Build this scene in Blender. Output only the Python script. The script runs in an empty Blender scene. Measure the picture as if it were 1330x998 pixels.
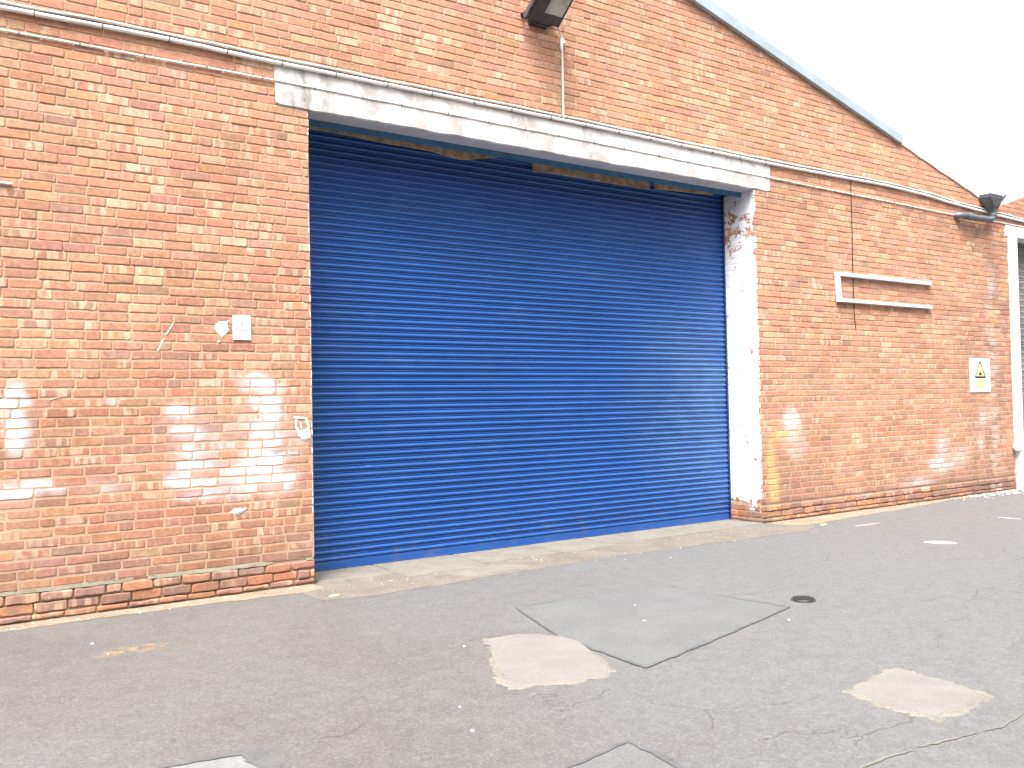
import bpy, bmesh, math, random
from mathutils import Vector, Matrix

random.seed(11)
C = bpy.context.scene.collection
R = math.radians

# ------------------------------------------------------------------ helpers
def link_mesh(name, verts, faces, mats, parent=None, mi=None, smooth=False):
    me = bpy.data.meshes.new(name)
    me.from_pydata(verts, [], faces)
    for m in (mats if isinstance(mats, (list, tuple)) else [mats]):
        me.materials.append(m)
    if mi:
        me.polygons.foreach_set('material_index', mi)
    if smooth is True:
        me.polygons.foreach_set('use_smooth', [True] * len(me.polygons))
    elif smooth:
        me.polygons.foreach_set('use_smooth', smooth)
    me.update()
    o = bpy.data.objects.new(name, me)
    C.objects.link(o)
    if parent:
        o.parent = parent
    return o

def tag(o, label, cat=None, group=None, kind=None):
    o['label'] = label
    if cat: o['category'] = cat
    if group: o['group'] = group
    if kind: o['kind'] = kind
    return o

def empty(name, loc=(0, 0, 0)):
    o = bpy.data.objects.new(name, None)
    o.empty_display_size = 0.1
    C.objects.link(o)
    o.location = loc
    return o

class MB:
    """collects geometry, links it as one mesh object"""
    def __init__(s): s.v, s.f, s.sm = [], [], []
    def add(s, v, f, smooth=False):
        b = len(s.v); s.v += [tuple(p) for p in v]
        for q in f: s.f.append([b + i for i in q]); s.sm.append(smooth)
    def box(s, x0, x1, y0, y1, z0, z1, bev=0.004, M=None):
        bm = bmesh.new(); bmesh.ops.create_cube(bm, size=1)
        for v in bm.verts:
            v.co = Vector(((x0 + x1) / 2 + v.co.x * (x1 - x0), (y0 + y1) / 2 + v.co.y * (y1 - y0), (z0 + z1) / 2 + v.co.z * (z1 - z0)))
        if bev: bmesh.ops.bevel(bm, geom=bm.edges[:], offset=bev, segments=2, affect='EDGES', profile=.6)
        s.bm(bm, M)
    def bm(s, bm, M=None, smooth=False):
        bm.verts.index_update()
        s.add([(M @ v.co) if M else v.co.copy() for v in bm.verts], [[v.index for v in f.verts] for f in bm.faces], smooth)
        bm.free()
    def tube(s, pts, r, n=10, cap=True):
        pts = [Vector(p) for p in pts]; rings = []
        up = Vector((0, 0, 1)); ref = None
        for i, p in enumerate(pts):
            t = (pts[min(i + 1, len(pts) - 1)] - pts[max(i - 1, 0)]).normalized()
            if ref is None:
                ref = up if abs(t.z) < .9 else Vector((1, 0, 0))
            a = t.cross(ref).normalized(); b = a.cross(t).normalized(); ref = b
            rr = r[i] if isinstance(r, (list, tuple)) else r
            rings.append([p + a * rr * math.cos(2 * math.pi * k / n) + b * rr * math.sin(2 * math.pi * k / n) for k in range(n)])
        v = [q for g in rings for q in g]; f = []
        for i in range(len(rings) - 1):
            for k in range(n):
                f.append([i * n + k, i * n + (k + 1) % n, (i + 1) * n + (k + 1) % n, (i + 1) * n + k])
        s.add(v, f, True)
        if cap:
            s.add(rings[0], [list(range(n))]); s.add(rings[-1], [list(range(n))[::-1]])
    def build(s, name, mat, parent=None):
        return link_mesh(name, s.v, s.f, mat, parent, smooth=s.sm)

# ------------------------------------------------------------------ node helper
class N:
    def __init__(s, name):
        s.m = bpy.data.materials.new(name); s.m.use_nodes = True
        s.t = s.m.node_tree; s.b = s.t.nodes['Principled BSDF']
        s.tc = s.t.nodes.new('ShaderNodeTexCoord')
        s.P = s.tc.outputs['Object']
    def put(s, sock, v):
        if isinstance(v, bpy.types.NodeSocket): s.t.links.new(v, sock)
        elif v is not None:
            if sock.type == 'RGBA' and len(v) == 3: v = (*v, 1)
            sock.default_value = v
    def math(s, op, a, b=None, c=None, clamp=False):
        n = s.t.nodes.new('ShaderNodeMath'); n.operation = op; n.use_clamp = clamp
        s.put(n.inputs[0], a); s.put(n.inputs[1], b)
        if c is not None: s.put(n.inputs[2], c)
        return n.outputs[0]
    def vmath(s, op, a, b=None):
        n = s.t.nodes.new('ShaderNodeVectorMath'); n.operation = op
        s.put(n.inputs[0], a)
        if b is not None: s.put(n.inputs[1], b)
        return n.outputs['Value'] if op in ('LENGTH', 'DOT_PRODUCT') else n.outputs[0]
    def noise(s, vec, scale, detail=3, rough=.55, dist=0):
        n = s.t.nodes.new('ShaderNodeTexNoise')
        s.put(n.inputs['Vector'], vec); s.put(n.inputs['Scale'], scale); n.inputs['Detail'].default_value = detail
        n.inputs['Roughness'].default_value = rough; n.inputs['Distortion'].default_value = dist
        return n.outputs[0]
    def vor(s, vec, scale, feature='F1', out=0, rnd=1):
        n = s.t.nodes.new('ShaderNodeTexVoronoi'); n.feature = feature
        s.put(n.inputs['Vector'], vec); s.put(n.inputs['Scale'], scale); n.inputs['Randomness'].default_value = rnd
        return n.outputs[out]
    def ramp(s, v, a, b, c=0., d=1., smooth=True):
        n = s.t.nodes.new('ShaderNodeMapRange'); n.interpolation_type = 'SMOOTHSTEP' if smooth else 'LINEAR'
        s.put(n.inputs[0], v); s.put(n.inputs[1], a); s.put(n.inputs[2], b); s.put(n.inputs[3], c); s.put(n.inputs[4], d)
        return n.outputs[0]
    def mix(s, f, a, b, mode='MIX'):
        n = s.t.nodes.new('ShaderNodeMix'); n.data_type = 'RGBA'; n.blend_type = mode
        s.put(n.inputs[0], f); s.put(n.inputs[6], a); s.put(n.inputs[7], b)
        return n.outputs[2]
    def sep(s, v):
        n = s.t.nodes.new('ShaderNodeSeparateXYZ'); s.put(n.inputs[0], v); return n.outputs
    def comb(s, x, y, z):
        n = s.t.nodes.new('ShaderNodeCombineXYZ'); s.put(n.inputs[0], x); s.put(n.inputs[1], y); s.put(n.inputs[2], z); return n.outputs[0]
    def attr(s, name):
        n = s.t.nodes.new('ShaderNodeAttribute'); n.attribute_name = name; return n.outputs
    def bump(s, h, strength=.4, dist=.003, prev=None):
        n = s.t.nodes.new('ShaderNodeBump'); n.inputs['Strength'].default_value = strength; n.inputs['Distance'].default_value = dist
        s.put(n.inputs['Height'], h)
        if prev is not None: s.put(n.inputs['Normal'], prev)
        s.t.links.new(n.outputs[0], s.b.inputs['Normal']); return n.outputs[0]
    def done(s, col=None, rough=None, metal=None, spec=None):
        if col is not None: s.put(s.b.inputs['Base Color'], col)
        if rough is not None: s.put(s.b.inputs['Roughness'], rough)
        if metal is not None: s.put(s.b.inputs['Metallic'], metal)
        if spec is not None: s.b.inputs['Specular IOR Level'].default_value = spec
        return s.m
    def blob(s, cx, cz, rx, rz, amp=1.0, edge=.0):
        d = s.vmath('MULTIPLY', s.vmath('SUBTRACT', s.wob, (cx, 0, cz)), (1 / rx, 0, 1 / rz))
        return s.ramp(s.vmath('LENGTH', d), edge, 1., amp, 0.)

def plain(name, col, rough=.6, metal=0., var=.18, scale=14, bump=.15, dirt=None):
    n = N(name)
    a = n.noise(n.P, scale, 4)
    k = n.ramp(a, .3, .7, 1 - var, 1 + var)
    c = n.vmath('SCALE', col) if False else n.mix(1., col, n.comb(k, k, k), 'MULTIPLY')
    if dirt:
        c = n.mix(n.ramp(n.noise(n.P, scale * .45, 5, .65), .5, .75, 0, .8), c, dirt)
    n.bump(n.noise(n.P, scale * 9, 3), bump, .002)
    return n.done(c, rough, metal)

# ------------------------------------------------------------------ materials
WHITE = (.78, .78, .77)

def brick_material():
    n = N('old_brick')
    at = n.attr('bcol'); col = at['Color']; rnd = at['Alpha']; st = n.attr('streak')['Fac']
    p = n.sep(n.P)
    # soft wobble so paint edges are never clean ellipses
    nz = n.t.nodes.new('ShaderNodeTexNoise'); n.put(nz.inputs['Vector'], n.P); nz.inputs['Scale'].default_value = 6; nz.inputs['Detail'].default_value = 4
    n.wob = n.vmath('ADD', n.P, n.vmath('MULTIPLY', n.vmath('SUBTRACT', nz.outputs['Color'], (.5, .5, .5)), (.16, 0, .10)))
    # kiln bands across single bricks
    u = n.math('ADD', p[0], p[1])
    bv = n.comb(n.math('ADD', n.math('MULTIPLY', u, 22), n.math('MULTIPLY', rnd, 97)), n.math('MULTIPLY', rnd, 31), n.math('MULTIPLY', p[2], 3))
    band = n.ramp(n.noise(bv, 1, 1, .4), .47, .60)
    col = n.mix(n.math('MULTIPLY', n.math('MULTIPLY', band, st), .75), col, (.62, .46, .33))
    f = n.ramp(n.noise(n.P, 26, 5, .65), .3, .72, .80, 1.18)
    col = n.mix(1., col, n.comb(f, f, f), 'MULTIPLY')
    g = n.ramp(n.noise(n.P, 1.1, 4, .6), .3, .7, .88, 1.1)
    col = n.mix(1., col, n.comb(g, n.math('MULTIPLY', g, .99), n.math('MULTIPLY', g, .97)), 'MULTIPLY')
    # little pits and soot flecks
    col = n.mix(n.ramp(n.noise(n.P, 75, 2), .68, .76, 0, .5), col, (.16, .09, .06))
    col = n.mix(n.ramp(n.noise(n.P, 9, 5, .7), .62, .74, 0, .28), col, (.50, .40, .33))
    # dark damp band near the ground
    col = n.mix(n.math('MULTIPLY', n.ramp(p[2], .10, .85, 1., 0.), n.ramp(n.noise(n.P, 3.2, 5, .65), .40, .66, .05, .6)), col, (.17, .115, .095))
    far = n.math('MULTIPLY', n.ramp(p[0], 9.6, 11.3), n.ramp(n.noise(n.P, 2.4, 5, .65), .42, .62, .05, .55))
    col = n.mix(n.math('MULTIPLY', far, n.ramp(p[2], 2.8, 3.9, 1, .3)), col, (.21, .13, .115))
    stn = n.math('ADD', n.blob(10.9, 4.12, .55, .22, .75), n.blob(11.35, 3.6, .25, 1.0, .45))
    stn = n.math('ADD', stn, n.math('MULTIPLY', n.ramp(p[0], 8.5, 11.0), n.ramp(p[2], .1, .6, .6, 0.)))
    col = n.mix(n.math('MULTIPLY', n.math('MINIMUM', stn, .8), n.ramp(n.noise(n.P, 5, 4, .6), .3, .6, .4, 1)), col, (.20, .125, .10))
    sm = n.math('MULTIPLY', n.ramp(n.math('ABSOLUTE', n.math('SUBTRACT', n.sep(n.wob)[0], 11.34)), .06, .26, 1, 0), n.ramp(n.noise(n.vmath('MULTIPLY', n.P, (2, 1, 5)), 1.6, 4, .6), .46, .58, 0, .8))
    col = n.mix(n.math('MULTIPLY', sm, n.ramp(p[2], 3.3, 3.7, 1, 0)), col, (.47, .38, .33))
    # white spray paint and bloom, on the wall face
    blobs = [(-2.30, 1.62, .15, .20, 1.4), (-2.28, 1.40, .14, .22, 1.0), (-2.15, 1.0, .36, .10, .55), (-2.32, .92, .26, .12, .65), (-1.75, .95, .35, .10, .3), (-1.60, 1.62, .12, .05, .35),
             (-1.12, 1.54, .17, .10, .8), (-1.08, 1.36, .20, .10, .95), (-1.05, 1.22, .16, .10, .6), (-1.02, 1.08, .24, .09, .65), (-1.10, .96, .28, .09, .7), (-1.0, .85, .28, .08, .45), (-1.0, 1.25, .45, .5, .22),
             (-.50, 1.78, .24, .09, 1.2), (-.42, 1.71, .25, .07, 1.5), (-.42, 1.60, .17, .09, 1.9), (-.36, 1.50, .12, .08, 1.4), (-.42, 1.40, .19, .09, 1.7), (-.44, 1.28, .22, .10, 1.6), (-.52, 1.17, .20, .09, 1.6), (-.38, 1.12, .32, .07, 1.3), (-.50, 1.03, .30, .08, 1.4), (-.42, .93, .32, .08, 1.3), (-.36, .84, .30, .08, .8), (-.24, .96, .26, .08, .8), (-.42, 1.2, .55, .6, .30), (-.75, .95, .4, .25, .3),
             (6.42, 1.25, .24, .25, .8), (6.45, 1.15, .34, .42, .35), (6.5, .95, .3, .3, .25),
             (9.85, .78, .30, .34, .5), (9.8, .52, .60, .22, .45), (10.35, .62, .45, .25, .25), (11.0, 1.2, .25, .25, .45), (10.95, .8, .18, .18, .5), (9.2, .3, .7, .15, .35)]
    m = None
    for b in blobs:
        g = n.blob(*b)
        m = g if m is None else n.math('ADD', m, g)
    m = n.math('MULTIPLY', m, 1.12)
    face = n.ramp(p[1], .012, .03, 1, 0)
    m = n.math('MULTIPLY', m, n.ramp(rnd, .0, .75, .30, 1.15))
    m = n.math('MULTIPLY', m, n.ramp(n.noise(n.P, 60, 2), .25, .6, .75, 1.05))
    m = n.math('MULTIPLY', n.math('MINIMUM', m, .97), face)
    col = n.mix(n.math('MULTIPLY', m, .93), col, (.74, .75, .80))
    # yellow spray at the right corner
    y = n.math('ADD', n.blob(6.0, .75, .14, .5, .9), n.math('ADD', n.blob(6.05, .42, .16, .4, .8), n.blob(6.2, 1.08, .3, .12, .6)))
    col = n.mix(n.math('MULTIPLY', n.math('MINIMUM', n.math('MULTIPLY', y, .7), .5), face), col, (.62, .50, .16))
    # old white paint: on the reveal, wrapping a little round the corner, peeling in flakes
    pk = n.noise(n.P, 7.5, 6, .72)
    low = n.ramp(p[2], .12, .42, .27, 0.)
    hi = n.math('MULTIPLY', n.ramp(n.math('ABSOLUTE', n.math('SUBTRACT', p[2], 3.72)), .1, .5, 1., 0.), .15)
    outer = n.ramp(p[1], .0, .05, .05, 0.)
    thr = n.math('ADD', n.math('ADD', n.math('ADD', low, hi), outer), .36)
    peel = n.ramp(n.math('SUBTRACT', pk, thr), -.004, .006)
    rev = n.ramp(p[1], .010, .012)
    edge_w = n.math('ADD', n.ramp(n.noise(n.P, 5, 3), .35, .65, .002, .022), 0)
    rface = n.math('MULTIPLY', n.math('MULTIPLY', n.ramp(p[1], -.03, -.029), n.math('LESS_THAN', n.math('ABSOLUTE', n.math('SUBTRACT', p[0], 5.835)), .04)), n.math('MULTIPLY', n.math('LESS_THAN', n.math('SUBTRACT', p[0], 5.825), edge_w), n.math('LESS_THAN', p[2], 4.17)))
    lface = n.math('MULTIPLY', n.math('GREATER_THAN', p[0], n.math('SUBTRACT', -.001, n.math('MULTIPLY', edge_w, .65))), n.math('MULTIPLY', n.math('LESS_THAN', p[0], .03), n.math('LESS_THAN', p[2], 4.17)))
    pm = n.math('MULTIPLY', n.math('MAXIMUM', rev, n.math('MAXIMUM', rface, lface)), peel)
    wc = n.mix(n.ramp(n.noise(n.P, 5, 5, .6), .45, .7), (.84, .84, .83), (.70, .69, .67))
    wc = n.mix(n.ramp(n.noise(n.P, 38, 3), .66, .74, 0, .5), wc, (.35, .33, .32))
    col = n.mix(pm, col, wc)
    h = n.math('ADD', n.math('MULTIPLY', n.noise(n.P, 70, 5, .7), 1.), n.math('MULTIPLY', pm, .25))
    n.bump(h, .55, .004)
    return n.done(col, n.math('SUBTRACT', .9, n.math('MULTIPLY', pm, .2)), spec=.25)

def mortar_material():
    n = N('mortar')
    p = n.sep(n.P)
    c = n.mix(n.ramp(n.noise(n.P, 2.2, 5, .65), .35, .65), (0.480, 0.301, 0.198), (0.550, 0.378, 0.262))
    c = n.mix(n.ramp(n.noise(n.P, 130, 2), .35, .7, 0, .55), c, (0.384, 0.243, 0.166))
    c = n.mix(n.math('MULTIPLY', n.ramp(p[2], .2, .7, 1, 0), .6), c, (0.346, 0.269, 0.211))
    pk = n.noise(n.P, 7.5, 6, .72)
    low = n.ramp(p[2], .12, .42, .27, 0.)
    hi = n.math('MULTIPLY', n.ramp(n.math('ABSOLUTE', n.math('SUBTRACT', p[2], 3.72)), .1, .5, 1., 0.), .15)
    pm = n.math('MULTIPLY', n.ramp(p[1], .0145, .016), n.ramp(n.math('SUBTRACT', pk, n.math('ADD', n.math('ADD', low, hi), .35)), -.004, .006))
    c = n.mix(pm, c, (.82, .82, .81))
    n.bump(n.noise(n.P, 90, 5, .7), .7, .005)
    return n.done(c, .95, spec=.2)

def lintel_material():
    n = N('painted_concrete')
    p = n.sep(n.P)
    a = n.noise(n.P, 2.6, 6, .62, .6)
    c = n.mix(n.ramp(a, .45, .59), (.62, .61, .59), (.435, .408, .388))
    c = n.mix(n.ramp(n.noise(n.P, 11, 5, .6), .56, .68, 0, .6), c, (.64, .63, .615))
    sv = n.vmath('MULTIPLY', n.P, (9, 9, 1.1))
    drip = n.math('MULTIPLY', n.ramp(n.noise(sv, 1.6, 4, .6), .55, .72), n.ramp(n.noise(n.P, 1.3, 3), .45, .62))
    c = n.mix(n.math('MULTIPLY', drip, .65), c, (.29, .31, .295))
    left = n.math('MULTIPLY', n.ramp(n.math('ABSOLUTE', n.math('SUBTRACT', p[0], .02)), .05, .32, 1, 0), n.ramp(n.noise(n.vmath('MULTIPLY', n.P, (1, 1, .35)), 9, 4, .6), .40, .60, 0, .85))
    c = n.mix(left, c, (.25, .24, .22))
    # chips
    c = n.mix(n.ramp(n.noise(n.P, 17, 3, .5), .69, .73, 0, .75), c, (.22, .20, .18))
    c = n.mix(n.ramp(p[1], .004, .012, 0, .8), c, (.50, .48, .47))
    n.bump(n.noise(n.P, 28, 6, .7), .5, .006)
    return n.done(c, .85, spec=.25)

def asphalt_material():
    n = N('worn_asphalt')
    p = n.sep(n.P)
    big = n.noise(n.P, .55, 5, .6, .4)
    c = n.mix(n.ramp(big, .36, .64), (0.128, 0.120, 0.117), (0.142, 0.140, 0.140))
    c = n.mix(n.ramp(n.noise(n.vmath('MULTIPLY', n.P, (1, 2.2, 1)), 1.7, 5, .65), .45, .72, 0, .35), c, (0.143, 0.131, 0.124))
    c = n.mix(n.ramp(n.noise(n.P, 4.5, 5, .65), .55, .75, 0, .45), c, (0.176, 0.170, 0.164))
    zone = n.ramp(n.math('ADD', n.math('ADD', n.math('MULTIPLY', p[0], .8), n.math('MULTIPLY', p[1], -.35)), n.math('MULTIPLY', n.noise(n.P, 1.1, 4), 1.6)), 1.0, 3.4)
    c = n.mix(n.math('MULTIPLY', zone, .75), n.mix(1., c, (.90, .90, .90), 'MULTIPLY'), (0.140, 0.141, 0.143))
    q = n.math('MULTIPLY', n.ramp(n.noise(n.P, 30, 4, .75), .3, .7, .90, 1.10), n.ramp(n.noise(n.P, 8, 4, .6), .3, .7, .93, 1.07))
    c = n.mix(1., c, n.comb(q, q, q), 'MULTIPLY')
    # aggregate
    sp = n.noise(n.P, 95, 3, .7)
    c = n.mix(n.ramp(sp, .56, .70, 0, .65), c, (0.246, 0.234, 0.221))
    c = n.mix(n.ramp(sp, .44, .30, 0, .7), c, (0.053, 0.049, 0.049))
    v = n.vor(n.P, 42)
    v2 = n.vor(n.P, 75, 'F1', 1)
    gs = n.sep(v2)[0]
    c = n.mix(n.ramp(gs, .80, .9, 0, .16), c, (.27, .262, .25))
    c = n.mix(n.ramp(gs, .2, .1, 0, .18), c, (.055, .052, .052))
    c = n.mix(n.ramp(v, .12, .05, 0, .5), c, (0.295, 0.283, 0.262))
    # wandering hairline cracks, mostly along the wall
    w = n.t.nodes.new('ShaderNodeTexNoise'); n.put(w.inputs['Vector'], n.P); w.inputs['Scale'].default_value = 1.4; w.inputs['Detail'].default_value = 5
    wp = n.vmath('ADD', n.vmath('MULTIPLY', n.P, (.55, 1.5, 1)), n.vmath('MULTIPLY', w.outputs['Color'], (1.1, 1.1, 0)))
    e = n.vor(wp, .85, 'DISTANCE_TO_EDGE')
    cr = n.math('MULTIPLY', n.ramp(e, .001, .007, 1, 0), n.ramp(n.noise(n.P, .9, 3), .46, .60))
    c = n.mix(n.math('MULTIPLY', cr, .13), c, (0.070, 0.041, 0.039))
    # oil / damp staining
    c = n.mix(n.ramp(n.noise(n.P, .8, 6, .7, .8), .58, .78, 0, .25), c, (0.098, 0.096, 0.098))
    # brown grit drifts
    gd = n.math('MULTIPLY', n.ramp(n.math('ABSOLUTE', n.math('SUBTRACT', p[0], -1.72)), .05, .3, 1, 0), n.ramp(n.math('ABSOLUTE', n.math('SUBTRACT', p[1], -1.27)), .02, .13, 1, 0))
    c = n.mix(n.math('MULTIPLY', gd, n.ramp(n.noise(n.P, 14, 4), .42, .6)), c, (0.279, 0.180, 0.082))
    h = n.math('ADD', n.math('MULTIPLY', sp, 1.), n.math('MULTIPLY', cr, -1.5))
    n.bump(h, .7, .006)
    return n.done(c, .88, spec=.3)

def patch_material(name, c0, c1, spk, sps=110, stain=None):
    n = N(name)
    c = n.mix(n.ramp(n.noise(n.P, 3, 5, .65), .35, .65), c0, c1)
    sp = n.noise(n.P, sps, 3, .7)
    c = n.mix(n.ramp(sp, .56, .7, 0, .6), c, spk)
    c = n.mix(n.ramp(sp, .44, .3, 0, .55), c, tuple(x * .45 for x in c0))
    if stain:
        c = n.mix(n.ramp(n.noise(n.P, 5, 6, .7), .52, .7, 0, .7), c, stain)
    n.bump(sp, .6, .005)
    return n.done(c, .9, spec=.25)

def shutter_material():
    n = N('blue_painted_steel')
    p = n.sep(n.P)
    a = n.ramp(n.noise(n.vmath('MULTIPLY', n.P, (.5, 1, 1.)), 1.2, 4, .6), .3, .7, .93, 1.07)
    c = n.mix(1., (.0145, .078, .285), n.comb(a, a, a), 'MULTIPLY')
    # dust and faint rubs
    c = n.mix(n.ramp(n.noise(n.vmath('MULTIPLY', n.P, (1, 1, 2.)), 2.1, 6, .7), .52, .78, 0, .16), c, (.16, .22, .36))
    c = n.mix(n.ramp(n.noise(n.vmath('MULTIPLY', n.P, (6, 1, 26)), 1., 3), .74, .79, 0, .25), c, (.25, .29, .38))
    c = n.mix(n.math('MULTIPLY', n.ramp(p[2], .02, .5, 1, 0), n.ramp(n.noise(n.P, 6, 5, .65), .5, .7, 0, .3)), c, (.13, .13, .14))
    sheen = n.math('MULTIPLY', n.ramp(p[0], 3.6, 5.6), n.ramp(n.math('ABSOLUTE', n.math('SUBTRACT', p[2], 1.5)), .3, 1.7, 1, 0))  # painted sheen: paler sky-reflection patch mixed into the colour towards the right
    c = n.mix(n.math('MULTIPLY', sheen, n.ramp(n.noise(n.P, 1.6, 5, .65), .3, .65, .14, .38)), c, (.16, .28, .47))
    r = n.ramp(n.noise(n.P, 3, 5, .6), .3, .7, .28, .42)
    return n.done(c, r, spec=.5)

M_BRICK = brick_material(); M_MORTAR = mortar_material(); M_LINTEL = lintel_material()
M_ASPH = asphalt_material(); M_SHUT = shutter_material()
M_WHITE = plain('white_paint', (.80, .80, .79), .55, 0, .06, 6, .15, (.62, .60, .57))
M_CABLE = plain('white_plastic', (.78, .77, .73), .5, 0, .08, 3, .05, (.55, .52, .47))
M_CREAM = plain('cream_plastic', (.72, .62, .50), .5, 0, .08, 8, .05)
M_BLACKP = plain('black_plastic', (.02, .02, .022), .5, 0, .2, 20, .1)
M_CLIP = plain('dark_clip', (.10, .09, .09), .6)
M_LAMP = plain('lamp_casting', (.030, .029, .032), .5, 0, .25, 25, .25, (.07, .068, .07))
M_LAMPSIDE = plain('lamp_side', (.10, .095, .11), .5, 0, .2, 25, .2)
M_GLASS = plain('frosted_lens', (.42, .43, .40), .18, 0, .25, 9, .02)
M_ALU = plain('galvanised_tube', (.66, .67, .70), .42, .0, .08, 18, .1, (.50, .50, .52))
M_GREYPIPE = plain('grey_pvc', (.10, .115, .135), .42, 0, .2, 14, .1, (.19, .20, .21))
M_HOPPER = plain('dark_iron', (.075, .078, .09), .55, 0, .3, 18, .3, (.16, .16, .16))
M_FLASH = plain('lead_flashing', (.36, .42, .455), .6, .0, .10, 4, .2, (.27, .315, .33))
M_ROOF = plain('fibre_cement', (.32, .33, .33), .85, 0, .2, 3, .3)
M_TIMBER = plain('old_board', (.42, .30, .19), .85, 0, .3, 12, .4, (.16, .11, .08))
M_STEELBLUE = plain('blue_steel_plate', (.05, .16, .30), .5, 0, .2, 9, .2)
M_DARKBLUE = plain('guide_paint', (.01, .028, .10), .45, 0, .2, 9, .1)
M_SIGN = plain('sign_board', (.84, .84, .84), .4, 0, .03, 4, .02)
M_INK = plain('sign_ink', (.02, .02, .022), .5, 0, .1)
M_FADEINK = plain('faded_ink', (.34, .35, .37), .5, 0, .1)
M_YEL = plain('sign_yellow', (.80, .66, .12), .45, 0, .06)
M_YELP = plain('pale_sign_yellow', (.82, .76, .30), .45, 0, .06)
M_GREYSH = plain('grey_shutter', (.20, .195, .19), .5, 0, .2, 5, .2, (.10, .09, .08))
M_CONC = patch_material('pale_concrete', (.184, .172, .163), (.212, .200, .190), (.25, .240, .23), 90)
M_CONC2 = patch_material('crumbled_edge', (0.164, 0.153, 0.135), (0.221, 0.209, 0.184), (0.328, 0.316, 0.287), 60)
M_SLAB = patch_material('threshold_slab', (.178, .166, .142), (.215, .203, .176), (.26, .25, .225), 55, (.15, .122, .09))
M_GRAVELY = patch_material('exposed_aggregate', (.145, .130, .112), (.185, .168, .146), (.30, .28, .25), 38, (.155, .115, .078))
M_DIRT = patch_material('wall_foot_mortar', (0.221, 0.176, 0.127), (0.271, 0.226, 0.172), (0.312, 0.279, 0.230), 60, (0.148, 0.115, 0.090))
M_PATCH = patch_material('newer_asphalt', (.128, .129, .131), (.143, .144, .146), (.19, .19, .188), 60)
M_TAR = patch_material('tar_joint', (.098, .098, .100), (.124, .124, .126), (.14, .14, .14), 40)
M_YPAINT = plain('cream_paint', (.40, .355, .25), .8, 0, .15, 40, .3)
M_WPAINT = plain('road_white', (.42, .415, .40), .8, 0, .2, 30, .3)
M_LEAF = plain('pale_leaf', (.60, .50, .24), .7, 0, .2, 60, .2)
M_PAPER = plain('paper', (.72, .70, .67), .8, 0, .1, 60, .1)
M_STONE = plain('rubble_stone', (.55, .51, .46), .9, 0, .3, 30, .4)

# ------------------------------------------------------------------ brickwork
PITCH, Z0 = .07415, .245
ROWS = [(.018, .056), (.068, .135), (.147, .212)] + [(Z0 + k * PITCH, Z0 + k * PITCH + .0655) for k in range(96)]

def clip(poly, hp):
    a, b, c = hp; out = []
    for i in range(len(poly)):
        p, q = poly[i], poly[(i + 1) % len(poly)]
        dp = a * p[0] + b * p[1] - c; dq = a * q[0] + b * q[1] - c
        if dp <= 0: out.append(p)
        if (dp < 0 < dq) or (dq < 0 < dp):
            t = dp / (dp - dq); out.append((p[0] + t * (q[0] - p[0]), p[1] + t * (q[1] - p[1])))
    return out

def row_joints(k, salt):
    rng = random.Random(k * 131 + salt)
    x = -7.3 + (k % 2) * .1125 + rng.uniform(-.02, .02); res = []
    hp = rng.choice([.03, .05, .08, .16])
    if k < 3: hp = .05
    elif k < 14: hp += .06
    while x < 22.5:
        L = .2245 + rng.uniform(-.006, .006)
        r = rng.random()
        if r < hp: L = .112 + rng.uniform(-.004, .004)
        elif r < hp + .02: L = .16 + rng.uniform(-.01, .01)
        res.append((x, x + L)); x += L
    return res

PAL = [((0.480, 0.240, 0.149), 30), ((0.458, 0.232, 0.165), 24), ((0.537, 0.322, 0.209), 13), ((0.537, 0.251, 0.122), 7), ((0.435, 0.209, 0.145), 14), ((0.390, 0.220, 0.179), 9), ((0.294, 0.164, 0.130), 1.5), ((0.463, 0.271, 0.198), 9), ((0.610, 0.435, 0.299), 2.5)]
DARK = [((0.463, 0.209, 0.119), 16), ((0.350, 0.209, 0.169), 14), ((0.288, 0.175, 0.147), 7), ((0.429, 0.220, 0.147), 16), ((0.395, 0.249, 0.198), 9), ((0.475, 0.237, 0.147), 12)]
def pick(pal, rng):
    t = sum(w for _, w in pal); r = rng.random() * t
    for c, w in pal:
        r -= w
        if r <= 0: return c
    return pal[0][0]

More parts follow.
